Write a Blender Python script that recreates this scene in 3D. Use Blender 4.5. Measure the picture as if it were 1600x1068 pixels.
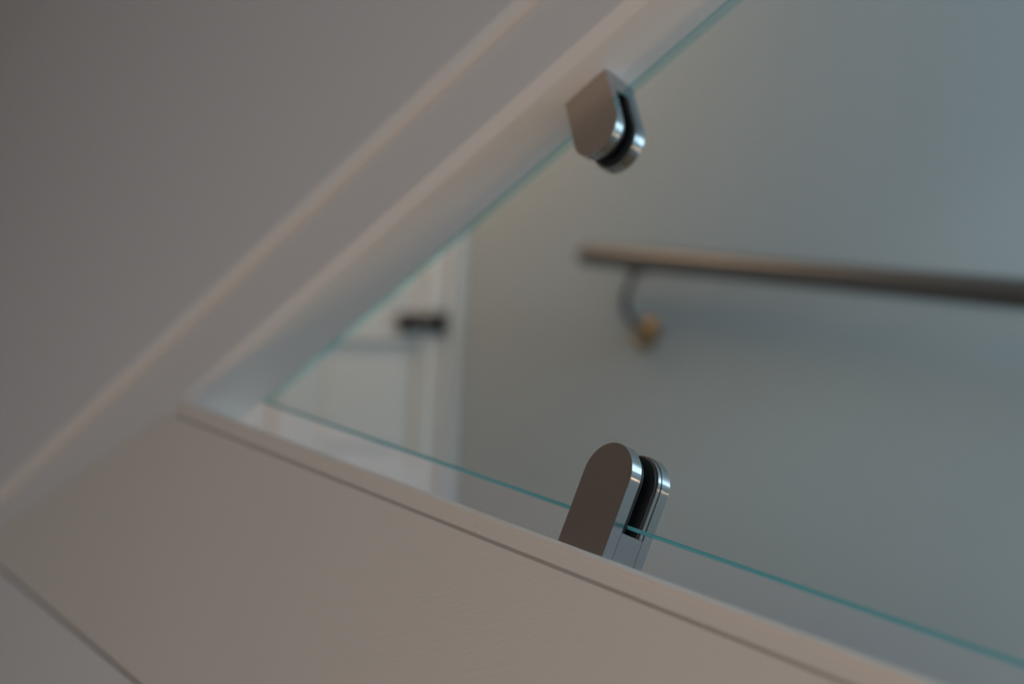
import bpy, bmesh, math, random
from mathutils import Matrix, Vector
for o in list(bpy.data.objects): bpy.data.objects.remove(o)
S = bpy.context.scene
COL = S.collection
random.seed(4)

# ------------------------------------------------------------------ camera
cam = bpy.data.objects.new('camera', bpy.data.cameras.new('camera')); COL.objects.link(cam); S.camera = cam
right = Vector((0.6948, 0.7188, 0.0249)); up = Vector((0.3428, -0.3613, 0.8671)); fwd = Vector((-0.6323, 0.5940, 0.4975))
fwd.normalize(); right = fwd.cross(up).normalized(); up = right.cross(fwd)
m = Matrix((right, up, -fwd)).transposed().to_4x4(); m.translation = Vector((0, -0.618, 0))
cam.matrix_world = m
cam.data.sensor_width = 36; cam.data.lens = 47.86; cam.data.clip_start = 0.02
cam.data.dof.use_dof = True; cam.data.dof.focus_distance = 0.90; cam.data.dof.aperture_fstop = 2.3
# ------------------------------------------------------------------ world, lights, exposure
w = bpy.data.worlds.new('world'); S.world = w; w.use_nodes = True
w.node_tree.nodes['Background'].inputs[0].default_value = (0.50, 0.56, 0.62, 1)
w.node_tree.nodes['Background'].inputs[1].default_value = 0.22
def area(name, loc, target, sx, sy, power, color):
    l = bpy.data.lights.new(name, 'AREA'); l.shape = 'RECTANGLE'; l.size = sx; l.size_y = sy; l.energy = power; l.color = color
    o = bpy.data.objects.new(name, l); COL.objects.link(o)
    d = Vector(target) - Vector(loc); o.matrix_world = Matrix.Translation(loc) @ d.to_track_quat('-Z', 'Y').to_matrix().to_4x4(); return o
WARM = (1.0, 0.62, 0.36); COOL = (0.56, 0.80, 1.0)
area('stairwell_window_light', (0.62, 1.06, 0.98), (0.62, 0.0, 0.90), 0.60, 0.60, 4.2, COOL)
area('stair_foot_daylight', (1.75, 0.55, 1.05), (-1.4, 0.6, 0.9), 0.7, 0.7, 34.0, COOL)
area('step_light', (0.50, 1.01, 0.20), (0.2, 0.0, 0.20), 0.5, 0.02, 0.5, WARM)
area('soffit_bevel_light', (-0.2, -0.057, -1.25), (-0.5, -0.03, 0.7), 0.7, 0.02, 10.0, (1.0, 0.60, 0.25))  # unseen warm strip added to catch the soffit bevels and skip the reveal
area('hall_fill', (0.3, -2.1, -0.2), (-0.9, 0.0, 0.7), 1.0, 0.7, 11.0, (0.83, 0.90, 1.0))  # soft cool fill added on the camera side; no window stands there
area('hall_lamp', (0.2, -1.6, 0.0), (-0.3, 0.0, 0.0), 0.6, 0.1, 2.6, WARM)
area('landing_lamp', (-1.75, 0.25, 2.5), (-2.0, 0.7, 1.3), 0.5, 0.5, 4.5, WARM)
S.view_settings.view_transform = 'Standard'; S.view_settings.look = 'None'; S.view_settings.gamma = 1
S.view_settings.use_curve_mapping = False; S.view_settings.exposure = 0.0

# ------------------------------------------------------------------ materials
def mat(name, color, rough=0.5, metal=0.0, bump=None, vary=None, spec=0.5, coat=0.0, aniso=0.0):
    m = bpy.data.materials.new(name); m.use_nodes = True; nt = m.node_tree; b = nt.nodes['Principled BSDF']
    b.inputs['Base Color'].default_value = (*color, 1); b.inputs['Roughness'].default_value = rough
    b.inputs['Metallic'].default_value = metal; b.inputs['Specular IOR Level'].default_value = spec
    b.inputs['Coat Weight'].default_value = coat; b.inputs['Coat Roughness'].default_value = 0.2
    tc = nt.nodes.new('ShaderNodeTexCoord')
    if bump:                                     # (scale vector, strength, distance, detail)
        mp = nt.nodes.new('ShaderNodeMapping'); mp.inputs['Scale'].default_value = bump[0]; mp.inputs['Rotation'].default_value = (0, bump[4] if len(bump) > 4 else 0, 0)
        nz = nt.nodes.new('ShaderNodeTexNoise'); nz.inputs['Scale'].default_value = 1; nz.inputs['Detail'].default_value = bump[3]
        bp = nt.nodes.new('ShaderNodeBump'); bp.inputs['Strength'].default_value = bump[1]; bp.inputs['Distance'].default_value = bump[2]
        nt.links.new(tc.outputs['Object'], mp.inputs[0]); nt.links.new(mp.outputs[0], nz.inputs[0])
        nt.links.new(nz.outputs[0], bp.inputs['Height']); nt.links.new(bp.outputs[0], b.inputs['Normal'])
    if vary:                                     # (scale vector, other colour)
        mp = nt.nodes.new('ShaderNodeMapping'); mp.inputs['Scale'].default_value = vary[0]
        nz = nt.nodes.new('ShaderNodeTexNoise'); nz.inputs['Scale'].default_value = 1; nz.inputs['Detail'].default_value = 4
        mx = nt.nodes.new('ShaderNodeMix'); mx.data_type = 'RGBA'
        mx.inputs[6].default_value = (*color, 1); mx.inputs[7].default_value = (*vary[1], 1)
        nt.links.new(tc.outputs['Object'], mp.inputs[0]); nt.links.new(mp.outputs[0], nz.inputs[0])
        nt.links.new(nz.outputs[0], mx.inputs[0]); nt.links.new(mx.outputs[2], b.inputs['Base Color'])
    return m
ST = math.radians(28.8)
PAINT = mat('white_satin_paint', (0.72, 0.665, 0.60), 0.38, bump=((30, 60, 330), 0.5, 0.0006, 5, ST), vary=((3, 3, 3), (0.66, 0.605, 0.545)))
CASING = mat('white_casing_paint', (0.72, 0.70, 0.68), 0.42, bump=((40, 40, 40), 0.15, 0.0004, 4))
PLASTER = mat('painted_plaster', (0.68, 0.67, 0.66), 0.75, bump=((60, 60, 60), 0.2, 0.0005, 4))
WALLP = mat('matt_wall_paint', (0.54, 0.585, 0.60), 0.8, bump=((50, 50, 50), 0.2, 0.0006, 4))
DOORP = mat('white_door_paint', (0.74, 0.71, 0.67), 0.35)
CAULK = mat('old_caulk', (0.66, 0.61, 0.55), 0.5, bump=((200, 200, 200), 0.4, 0.0004, 3))
BRUSH = mat('brushed_stainless_steel', (0.54, 0.46, 0.40), 0.34, 1.0, bump=((60, 60, 2500), 0.12, 0.0001, 3))
SATIN = mat('satin_stainless_steel', (0.50, 0.50, 0.50), 0.15, 1.0, bump=((300, 2500, 300), 0.06, 0.00008, 2))
DARKM = mat('dark_bronze_metal', (0.10, 0.085, 0.075), 0.38, 1.0)
RAILM = mat('handrail_steel', (0.19, 0.18, 0.175), 0.36, 1.0)
RUBBER = mat('black_rubber', (0.012, 0.013, 0.014), 0.45)
BLACK = mat('black_iron', (0.02, 0.02, 0.022), 0.45)
GAPM = mat('joint_backing', (0.42, 0.38, 0.35), 0.8)  # darker even colour for the strip inside the joint
WOOD = mat('oak_tread', (0.30, 0.19, 0.11), 0.45, bump=((4, 80, 80), 0.2, 0.0005, 5))
EDGE = mat('green_glass_edge', (0.09, 0.38, 0.40), 0.16, spec=0.8, vary=((60, 60, 60), (0.10, 0.38, 0.42)))  # bright teal of light piped through the pane is put into this colour
g = bpy.data.materials.new('clear_glass'); g.use_nodes = True; nt = g.node_tree
nt.nodes.remove(nt.nodes['Principled BSDF'])
tr = nt.nodes.new('ShaderNodeBsdfTransparent'); tr.inputs[0].default_value = (0.955, 0.985, 0.975, 1)
gl = nt.nodes.new('ShaderNodeBsdfGlossy'); gl.inputs['Roughness'].default_value = 0.0
fr = nt.nodes.new('ShaderNodeFresnel'); fr.inputs[0].default_value = 1.45
mx = nt.nodes.new('ShaderNodeMixShader')
geo = nt.nodes.new('ShaderNodeNewGeometry'); im = nt.nodes.new('ShaderNodeMapRange')
im.inputs['To Min'].default_value = 1.45; im.inputs['To Max'].default_value = 1/1.45     # rays leaving the pane see the inverse ratio
nt.links.new(geo.outputs['Backfacing'], im.inputs['Value']); nt.links.new(im.outputs[0], fr.inputs[0])
nt.links.new(fr.outputs[0], mx.inputs[0]); nt.links.new(tr.outputs[0], mx.inputs[1]); nt.links.new(gl.outputs[0], mx.inputs[2])
nt.links.new(mx.outputs[0], nt.nodes['Material Output'].inputs[0]); GLASS = g

g2 = g.copy(); g2.name = 'tinted_glass_edge'; EDGECLEAR = g2      # light crossing the polished edge is tinted more
[n for n in g2.node_tree.nodes if n.type == 'BSDF_TRANSPARENT'][0].inputs[0].default_value = (0.62, 0.86, 0.88, 1)

# ------------------------------------------------------------------ helpers
def link(name, bm, mats, parent=None, kind=None, smooth=0.0, mw=None):
    bmesh.ops.recalc_face_normals(bm, faces=bm.faces[:])
    me = bpy.data.meshes.new(name); bm.to_mesh(me); bm.free()
    for m_ in (mats if isinstance(mats, (list, tuple)) else [mats]): me.materials.append(m_)
    if smooth:
        for p in me.polygons: p.use_smooth = True
        me.set_sharp_from_angle(angle=math.radians(smooth))
    o = bpy.data.objects.new(name, me); COL.objects.link(o)
    if parent: o.parent = parent
    if mw: o.matrix_local = mw
    if kind: o['kind'] = kind
    return o
def tag(o, label, cat, group=None):
    o['label'] = label; o['category'] = cat
    if group: o['group'] = group
    return o
def thing(name, label, cat, mw, group=None):
    o = bpy.data.objects.new(name, None); COL.objects.link(o); o.matrix_world = mw; o.empty_display_size = 0.02
    return tag(o, label, cat, group)
def prism(pts, axis_a, axis_b, axis_c, c0, c1, bm=None, off=Vector()):
    """polygon pts (a, b) in axes a, b swept from c0 to c1 along axis c"""
    bm = bm or bmesh.new(); A, B, C_ = map(Vector, (axis_a, axis_b, axis_c))
    lo = [bm.verts.new(off + A*p[0] + B*p[1] + C_*c0) for p in pts]; hi = [bm.verts.new(off + A*p[0] + B*p[1] + C_*c1) for p in pts]
    n = len(pts); bm.faces.new(lo); bm.faces.new(hi)
    for i in range(n): bm.faces.new((lo[i], lo[(i+1) % n], hi[(i+1) % n], hi[i]))
    return bm
def box(x0, x1, y0, y1, z0, z1, bm=None):
    return prism([(x0, z0), (x1, z0), (x1, z1), (x0, z1)], (1, 0, 0), (0, 0, 1), (0, 1, 0), y0, y1, bm)
def bevel(bm, r, seg=2):
    bmesh.ops.bevel(bm, geom=[e for e in bm.edges if e.calc_face_angle(0) > 0.6], offset=r, segments=seg, affect='EDGES', clamp_overlap=True, profile=0.5); return bm
def arc(cx, cy, r, a0, a1, n):
    return [(cx + r*math.cos(math.radians(a0+(a1-a0)*i/n)), cy + r*math.sin(math.radians(a0+(a1-a0)*i/n))) for i in range(n+1)]
def tube(path, r, seg=20, bm=None, caps=True):
    bm = bm or bmesh.new(); rings = []; P = [Vector(p) for p in path]
    ref = None
    for i, p in enumerate(P):
        t = (P[min(i+1, len(P)-1)] - P[max(i-1, 0)]).normalized()
        if ref is None: ref = t.orthogonal()
        ref = (ref - t*ref.dot(t)).normalized(); q = t.cross(ref)
        rr = r[i] if isinstance(r, (list, tuple)) else r
        rings.append([bm.verts.new(p + (ref*math.cos(2*math.pi*k/seg) + q*math.sin(2*math.pi*k/seg))*rr) for k in range(seg)])
    for a, b in zip(rings, rings[1:]):
        for k in range(seg): bm.faces.new((a[k], a[(k+1) % seg], b[(k+1) % seg], b[k]))
    if caps: bm.faces.new(rings[0]); bm.faces.new(rings[-1])
    return bm
def smooth_path(ctrl, n=8):
    out = []; c = [Vector(p) for p in ctrl]; c = [c[0]*2-c[1]] + c + [c[-1]*2-c[-2]]
    for i in range(1, len(c)-2):
        for k in range(n):
            t = k/n; out.append(0.5*((2*c[i]) + (c[i+1]-c[i-1])*t + (2*c[i-1]-5*c[i]+4*c[i+1]-c[i+2])*t*t + (3*c[i]-c[i-1]-3*c[i+1]+c[i+2])*t**3))
    out.append(c[-2]); return out
def isect(p, d, q, e):
    den = d.x*e.z - d.z*e.x; k = ((q.x-p.x)*e.z - (q.z-p.z)*e.x)/den; return p + d*k
# in-plane axes of the stair wall: E1 runs down the stair, E2 square to it (up); F1 along the sloping soffit, F2 square to it (down)
E1 = Vector((0.8763, 0, -0.4818)); E2 = Vector((0.4818, 0, 0.8763))
F1 = Vector((0.977, 0, 0.213)); F2 = Vector((0.213, 0, -0.977)); YA = Vector((0, 1, 0))

# ------------------------------------------------------------------ room shell
WY = 1.02                                        # inner face of the stairwell's far wall
wx0, wx1, wz0, wz1 = 0.30, 0.94, 0.66, 1.30      # window opening in it, right of the view
bm = box(-1.905, wx0, WY, WY+0.12, -1.42, 2.6); box(wx1, 2.0, WY, WY+0.12, -1.42, 2.6, bm)
box(wx0, wx1, WY, WY+0.12, -1.42, wz0, bm); box(wx0, wx1, WY, WY+0.12, wz1, 2.6, bm)
link('wall_back', bm, WALLP, kind='structure')
bm = bmesh.new()
for a in ((wx0, wx0+0.03, wz0, wz1), (wx1-0.03, wx1, wz0, wz1), (wx0+0.03, wx1-0.03, wz0, wz0+0.03), (wx0+0.03, wx1-0.03, wz1-0.03, wz1)):
    box(a[0], a[1], WY+0.01, WY+0.03, a[2], a[3], bm)
win = link('window_1', bm, CASING, kind='structure')
# diagonal end wall of the landing, with a door opening
K = Vector((-1.905, WY, 0)); U = Vector((-0.7071, -0.7071, 0)); NW = Vector((0.7071, -0.7071, 0))
def dbox(u0, u1, n0, n1, z0, z1, bm=None):
    return prism([(u0, z0), (u1, z0), (u1, z1), (u0, z1)], U, (0, 0, 1), NW, n0, n1, bm, K)
LZ = 0.50
DU0, DU1, DZ = 0.028, 0.79, LZ+1.98
bm = dbox(-0.02, 0.024, -0.12, 0, -1.42, 2.6); dbox(DU1+0.004, 1.45, -0.12, 0, -1.42, 2.6, bm); dbox(0.024, DU1+0.004, -0.12, 0, DZ+0.004, 2.6, bm); dbox(0.024, DU1+0.004, -0.12, 0, -1.42, LZ, bm)
link('wall_end', bm, WALLP, kind='structure')
bm = dbox(-0.002, 0.022, 0.0005, 0.016, LZ, DZ+0.05); bevel(bm, 0.003)
cas = link('trim_1', bm, CASING, kind='structure')
bm = dbox(DU1+0.008, DU1+0.06, 0.0005, 0.016, LZ, DZ+0.05); bevel(bm, 0.003); link('trim_2', bm, CASING, kind='structure')
bm = dbox(0.022, DU1+0.008, 0.0005, 0.016, DZ+0.008, DZ+0.05); bevel(bm, 0.003); link('trim_3', bm, CASING, kind='structure')
# panelled door: stiles, rails and recessed panels
door = bpy.data.objects.new('door_1', None); COL.objects.link(door); door['kind'] = 'structure'; door.location = K + U*0.4 + Vector((0, 0, LZ))
inv = Matrix.Translation(-door.location)
def dpart(name, bm, m_, r=0.002):
    if r: bevel(bm, r)
    bm.transform(inv); return link(name, bm, m_, door, smooth=40)
for u0, u1 in ((DU0, DU0+0.056), (0.315, 0.375), (DU1-0.07, DU1)): dpart('stile', dbox(u0, u1, -0.035, -0.002, LZ+0.01, DZ), DOORP, 0.006)
for z0, z1 in ((LZ+0.01, LZ+0.2), (LZ+0.55, LZ+0.66), (1.438, 1.515), (DZ-0.11, DZ)):
    for u0, u1 in ((DU0+0.056, 0.315), (0.375, DU1-0.07)): dpart('rail', dbox(u0, u1, -0.035, -0.003, z0, z1), DOORP, 0.006)
for z0, z1 in ((LZ+0.2, LZ+0.55), (LZ+0.66, 1.438), (1.515, DZ-0.11)):
    for u0, u1 in ((DU0+0.056, 0.315), (0.375, DU1-0.07)):
        dpart('panel', dbox(u0, u1, -0.030, -0.020, z0, z1), DOORP, 0)
        dpart('panel', dbox(u0+0.035, u1-0.035, -0.020, -0.013, z0+0.035, z1-0.035), DOORP, 0.006)
# black barrel bolt across the door edge
mb = Matrix.Translation(K + U*0.080 + NW*0.0005 + Vector((0, 0, 1.480))) @ Matrix((U, (0, 0, 1), NW)).transposed().to_4x4()
bolt = thing('door_bolt', 'black barrel bolt fixed across the edge of the white panelled door', 'bolt', mb)
bm = box(0, 0, 0, 0, 0, 0) if False else bmesh.new()
def lbox(x0, x1, y0, y1, z0, z1): return prism([(x0, y0), (x1, y0), (x1, y1), (x0, y1)], (1, 0, 0), (0, 1, 0), (0, 0, 1), z0, z1)
for x0, x1, h in ((-0.052, -0.006, 0.026), (0.004, 0.054, 0.024)):
    link('bolt_plate', bevel(lbox(x0, x1, -h, h, 0.0, 0.006), 0.003), BLACK, bolt, smooth=40)
    link('bolt_housing', tube([(x0+0.003, 0, 0.014), (x1-0.003, 0, 0.014)], 0.0125), BLACK, bolt, smooth=40)
link('bolt_bar', tube([(-0.055, 0, 0.014), (0.06, 0, 0.014)], 0.0075), BLACK, bolt, smooth=40)
# landing, stair and floors
bm = prism([(-1.905, WY), (-1.45, WY), (-1.45, 0.04), (-2.9, 0.04)], (1, 0, 0), (0, 1, 0), (0, 0, 1), LZ-0.12, LZ)
link('floor_landing', bm, WOOD, kind='structure')
stair = bpy.data.objects.new('staircase', None); COL.objects.link(stair); stair.location = (-1.45, 0.5, LZ)
tag(stair, 'enclosed flight of wooden steps rising behind the white stringer', 'staircase')
rise, run = 0.1539, 0.28
for i in range(11):
    x = i*run; z = -(i+1)*rise
    b_ = prism([(x-0.02, z-0.03), (x+run+0.015, z-0.03), (x+run+0.015, z), (x-0.02, z)], (1, 0, 0), (0, 0, 1), (0, 1, 0), -0.455, 0.515)
    link('tread', bevel(b_, 0.003), WOOD, stair)
    b_ = prism([(x-0.018, z), (x, z), (x, z+rise-0.03), (x-0.018, z+rise-0.03)], (1, 0, 0), (0, 0, 1), (0, 1, 0), -0.455, 0.515)
    link('riser', b_, CASING, stair)
link('floor', box(-3.2, 2.0, -2.52, 1.14, -1.54, -1.42), mat('grey_carpet', (0.42, 0.42, 0.43), 0.95, bump=((300, 300, 300), 0.5, 0.003, 4)), kind='structure')
link('wall_front', box(-3.2, 2.0, -2.52, -2.4, -1.42, 2.0), mat('hall_wall_paint', (0.42, 0.36, 0.31), 0.8), kind='structure')
link('wall_left', box(-3.32, -3.2, -2.52, 0.03, -1.42, 2.0), PLASTER, kind='structure')
link('ceiling', box(-3.2, 2.0, -2.52, -0.04, 2.0, 2.1), PLASTER, kind='structure')
link('ceiling_stairwell', box(-3.2, 2.0, -0.04, 1.14, 2.6, 2.7), PLASTER, kind='structure')

# ------------------------------------------------------------------ sloping soffit: board with rounded inner edge, casing strip, reveal
def soffit_profile(t_edge, y0, y1, r, top):
    # (t, y): down to the rounded lower front edge, under and up again
    return [(top, y0)] + [(t_edge - r - 0.0015, y0), (t_edge - r + 0.0002, y0 + 0.0004), (t_edge - 0.0008, y0 + r*0.62 - 0.0005), (t_edge, y0 + r*0.62 + 0.0012)] + [(t_edge, y1), (top, y1)]
bm = prism([(-1.25, -0.028), (-0.8450, -0.028), (-0.8438, -0.0276), (-0.8350, -0.0204), (-0.8345, -0.0192), (-0.8345, 0.0355), (-1.25, 0.0355)], F2, YA, F1, -2.9, 2.0)
link('trim_soffit_casing', bm, CASING, kind='structure')
bm = prism(soffit_profile(-0.9225, -0.041, -0.0285, 0.0095, -1.9), F2, YA, F1, -2.9, 1.6)
link('wall_above_stair', bm, PLASTER, kind='structure')
bm = prism([(-1.25, -0.0275), (-1.25, 0.04), (-2.9, 0.04), (-2.9, -0.0275)], F2, YA, F1, -2.9, 1.6)
link('wall_above_stair_core', bm, PLASTER, kind='structure')

# ------------------------------------------------------------------ stringer: cap board, recessed joint, face board, plaster below
TC = 0.0076                                       # top of the cap in E2
TG = -0.0091                                      # centre of the joint under it
def inz(s, t): return E1*s + E2*t
stringer = bpy.data.objects.new('stair_stringer', None); COL.objects.link(stringer)
tag(stringer, 'white painted sloping stair stringer below the glass with recessed joint line', 'stringer')
# cap board with a wavy caulk ledge just under its rounded top edge
def cap_board(s0, s1, seed):
    rnd = random.Random(seed); bm = bmesh.new(); N = int((s1-s0)/0.004) + 1; rings = []
    w1 = w2 = 0
    for i in range(N+1):
        s = s0 + (s1-s0)*i/N
        w1 = w1*0.9 + rnd.uniform(-1, 1)*0.00016; w2 = w2*0.85 + rnd.uniform(-1, 1)*0.00012
        tl = TC - 0.0052 + w1; amt = 0.0007 + 0.0004*math.sin(s*31) + abs(w2)
        prof = [(TG+0.0010, -0.0235), (TG+0.0010, -0.0289), (TG+0.0020, -0.0300), (tl-0.0004, -0.0300), (tl+0.0001, -0.0300-amt),
                (TC-0.0024+w2, -0.0300-amt*1.1), (TC-0.0009, -0.0292), (TC-0.0001, -0.0272), (TC, -0.024), (TC, 0.046), (TG+0.0010, 0.046)]
        rings.append([bm.verts.new(inz(s, t) + YA*y) for t, y in prof])
    for a, b in zip(rings, rings[1:]):
        for k in range(len(a)): bm.faces.new((a[k], a[(k+1) % len(a)], b[(k+1) % len(a)], b[k]))
    bm.faces.new(rings[0]); bm.faces.new(rings[-1])
    return bm
link('cap_board', cap_board(-1.268, 1.6, 3), PAINT, stringer, smooth=25)
# face board: upper edge follows the joint, then runs on left nearly level
TB = inz(0, 0)
def face_poly(tt, tb):
    a = inz(-1.255, tt); left = Vector((-2.35, 0, 0.512)); pts = [(a.x, a.z)]
    r0 = inz(1.6, tt); r1 = inz(1.6, tb); l1 = inz(-2.75, tb)
    j = Vector((-1.133, 0, 0.610)); l1 = isect(j, left-j, r1, E1)
    return [(j.x, j.z), (l1.x, l1.z), (r1.x, r1.z), (r0.x, r0.z), (a.x, a.z)]
# seam at t: line through (-1.11, .3346)
TS = (Vector((-1.1107, 0, 0.3346)).dot(E2) + Vector((-1.3671, 0, 0.4798)).dot(E2))/2
bm = prism(face_poly(TG-0.0010, TS+0.0018), (1, 0, 0), (0, 0, 1), YA, -0.0300, -0.006)
bevel(bm, 0.0012, 2); link('face_board', bm, PAINT, stringer, smooth=40)
bm = prism([(-1.25, TG+0.0009), (1.6, TG+0.0009), (1.6, TG-0.0009), (-1.25, TG-0.0009)], E1, E2, YA, -0.0284, 0.03)
link('backing_strip', bm, GAPM, stringer)
# small dried paint drip on the cap board
bm = bmesh.new(); bmesh.ops.create_uvsphere(bm, u_segments=12, v_segments=8, radius=1)
bm.transform(Matrix.Translation(inz(-0.745, -0.0047) + YA*-0.0300) @ Matrix.Rotation(math.radians(-14), 4, 'Y') @ Matrix.Diagonal((0.0011, 0.0010, 0.0034, 1)))
for v in bm.verts:
    d = (v.co - inz(-0.745, -0.0047)).dot(E2); v.co.x += (0.0022-d)*0.12*(1 if v.co.x > inz(-0.745, -0.0047).x else -1)
link('paint_drip', bm, CAULK, stringer, smooth=60)
# plaster under the stringer
J0 = Vector((-1.133, 0, 0.610)); JD = Vector((-1.217, 0, -0.098)).normalized()
q0 = isect(J0, JD, inz(0, TS-0.0018), E1); q1 = inz(1.6, TS-0.0018); q2 = J0 + JD*2.07
bm = prism([(q0.x, q0.z), (q1.x, q1.z), (q1.x, -1.42), (-3.2, -1.42), (q2.x, q2.z)], (1, 0, 0), (0, 0, 1), YA, -0.0290, 0.02)
bevel(bm, 0.0012)
link('wall_below_stringer', bm, PLASTER, kind='structure')

# ------------------------------------------------------------------ glass panel
GY, GT = 0.0197, 0.0100
b0 = Vector((-0.6464, 0, 0.3911)); bd = (Vector((-0.3033, 0, 0.2018)) - Vector((-1.0264, 0, 0.6036))).normalized()
t0 = Vector((-0.6233, 0, 0.6976)); td = (Vector((-0.4463, 0, 0.7370)) - Vector((-1.0261, 0, 0.6021))).normalized()
ap = isect(b0, bd, t0, td)
br = b0 + bd*0.95; tr_ = t0 + td*0.80
poly = [ap, br, tr_]
bm = bmesh.new(); ch = 0.0013
cen = (ap+br+tr_)/3
def inset(d):                                     # polygon inset by d
    ins = []
    E = [(poly[i], poly[(i+1) % 3]) for i in range(3)]; L = []
    for a, b in E:
        dd = (b-a).normalized(); n = Vector((-dd.z, 0, dd.x)); n = n if (cen-a).dot(n) > 0 else -n
        L.append((a+n*d, dd))
    for i in range(3): ins.append(isect(L[i-1][0], L[i-1][1], L[i][0], L[i][1]))
    return ins
loops = []
for d, y in ((ch+0.0012, GY-GT/2), (ch, GY-GT/2), (0, GY-GT/2+ch), (0, GY+GT/2-ch), (ch, GY+GT/2)):  # narrow rim of the front face also painted teal, standing in for refracted light
    loops.append([bm.verts.new(p + YA*y) for p in inset(d)])
f0 = bm.faces.new(loops[0]); f1 = bm.faces.new(loops[-1])
for i, (a, b) in enumerate(zip(loops, loops[1:])):
    for k in range(3):
        f = bm.faces.new((a[k], a[(k+1) % 3], b[(k+1) % 3], b[k])); f.material_index = (1, 1, 2, 2)[i]
glass = link('glass_balustrade', bm, [GLASS, EDGE, EDGECLEAR])
tag(glass, 'clear frameless triangular glass pane with green-blue polished edges held by two steel clamps', 'glass panel')

# ------------------------------------------------------------------ glass clamps
def d_shape(hw, h, z0=0.0, n=28):
    r = hw; return [(-hw, z0), (hw, z0)] + [(r*math.cos(a), h - r + r*math.sin(a)) for a in [math.pi*i/n for i in range(n+1)]]
def d_prism(hw, h, y0, y1, z0=0.0, r=0.0):
    bm = prism(d_shape(hw, h, z0), (1, 0, 0), (0, 0, 1), (0, 1, 0), y0, y1)
    if r: bevel(bm, r, 3)
    for f in bm.faces:
        if abs(f.normal.y) < 0.7: f.material_index = 1
    bm.normal_update()
    for f in bm.faces: f.material_index = 0 if abs(f.normal.y) > 0.95 else 1
    return bm
def clamp(mw, label, H):
    t = thing('glass_clamp', label, 'clamp', mw, 'stainless steel glass clamps')
    W = 0.0229
    link('front_plate', d_prism(W, H, 0.0, 0.0092, 0, 0.0006), [BRUSH, SATIN], t, smooth=35)
    link('base_block', bevel(box(-W, W, 0.0095, 0.0300, 0, 0.0194), 0.0003), SATIN, t, smooth=35)
    link('rear_plate', d_prism(W, H, 0.0303, 0.0382, 0, 0.0006), [BRUSH, SATIN], t, smooth=35)
    link('rear_inner_plate', d_prism(W-0.0004, H-0.0004, 0.0268, 0.0296, 0.0197, 0.0003), [BRUSH, SATIN], t, smooth=35)
    link('gasket', d_prism(W-0.0028, H-0.0028, 0.0094, 0.0145, 0.0197, 0.0005), RUBBER, t, smooth=35)
    link('gasket', d_prism(W-0.0018, H-0.0018, 0.0249, 0.0267, 0.0197, 0.0003), RUBBER, t, smooth=35)
    link('set_screw', tube([(0.008, 0.0197, 0.0192), (0.008, 0.0197, 0.0225)], 0.0022, 12), DARKM, t, smooth=35)
    return t
def frame(ax, az, loc):                           # local X = ax, Z = az, Y = world Y
    M_ = Matrix((ax, YA, az)).transposed().to_4x4(); M_.translation = loc; return M_
clamp(frame(E1, E2, inz(-0.6740, TC + 0.0001)), 'brushed steel D-shaped clamp standing on the white stringer, rounded end up', 0.0750)
clamp(frame(-F1, F2, F1*-0.4150 + F2*-0.8342 + YA*0.0025) @ Matrix.Diagonal((1, 0.85, 1, 1)), 'brushed steel D-shaped clamp hanging from the sloping soffit, rounded end down', 0.0740)

# ------------------------------------------------------------------ handrail on the far wall
HD = (Vector((-0.6607, 0, 0.9895)) - Vector((-1.4713, 0, 1.4239))).normalized(); HN = Vector((HD.z, 0, -HD.x)); HN = HN if HN.z < 0 else -HN
h0 = Vector((-1.4713, 0.95, 1.4239))
rail = thing('handrail', 'round dark steel handrail sloping along the far stairwell wall', 'handrail', Matrix.Translation(h0))
link('rail_tube', tube([HD*-0.0, HD*0.001, HD*2.3], [0.0195, 0.021, 0.021], 32), RAILM, rail, smooth=40)
link('end_cap', tube([HD*-0.004, HD*-0.0035, HD*0.0], [0.016, 0.0195, 0.0195], 32), DARKM, rail, smooth=40)
for k in (0.150, 1.25, 2.1):
    a = HD*k + HN*0.018
    pth = smooth_path([a, a+HN*0.03+Vector((0, -0.002, 0)), a+HN*0.062, a+HN*0.088+HD*0.004+Vector((0, 0.024, 0)), a+HN*0.098+HD*0.012+Vector((0, 0.064, 0))])
    br_ = link('wall_bracket', tube(pth, 0.0065, 14), DARKM, rail, smooth=60)
    c_ = a + HN*0.098 + HD*0.012
    link('rosette', tube([c_+Vector((0, 0.0595, 0)), c_+Vector((0, 0.062, 0)), c_+Vector((0, 0.0695, 0))], [0.026, 0.030, 0.030], 28), mat('brass_rosette', (0.42, 0.30, 0.16), 0.3, 1.0), br_, smooth=35)
    link('saddle', tube([a+HD*-0.02+HN*0.002, a+HD*0.02+HN*0.002], 0.007, 12), DARKM, br_, smooth=40)
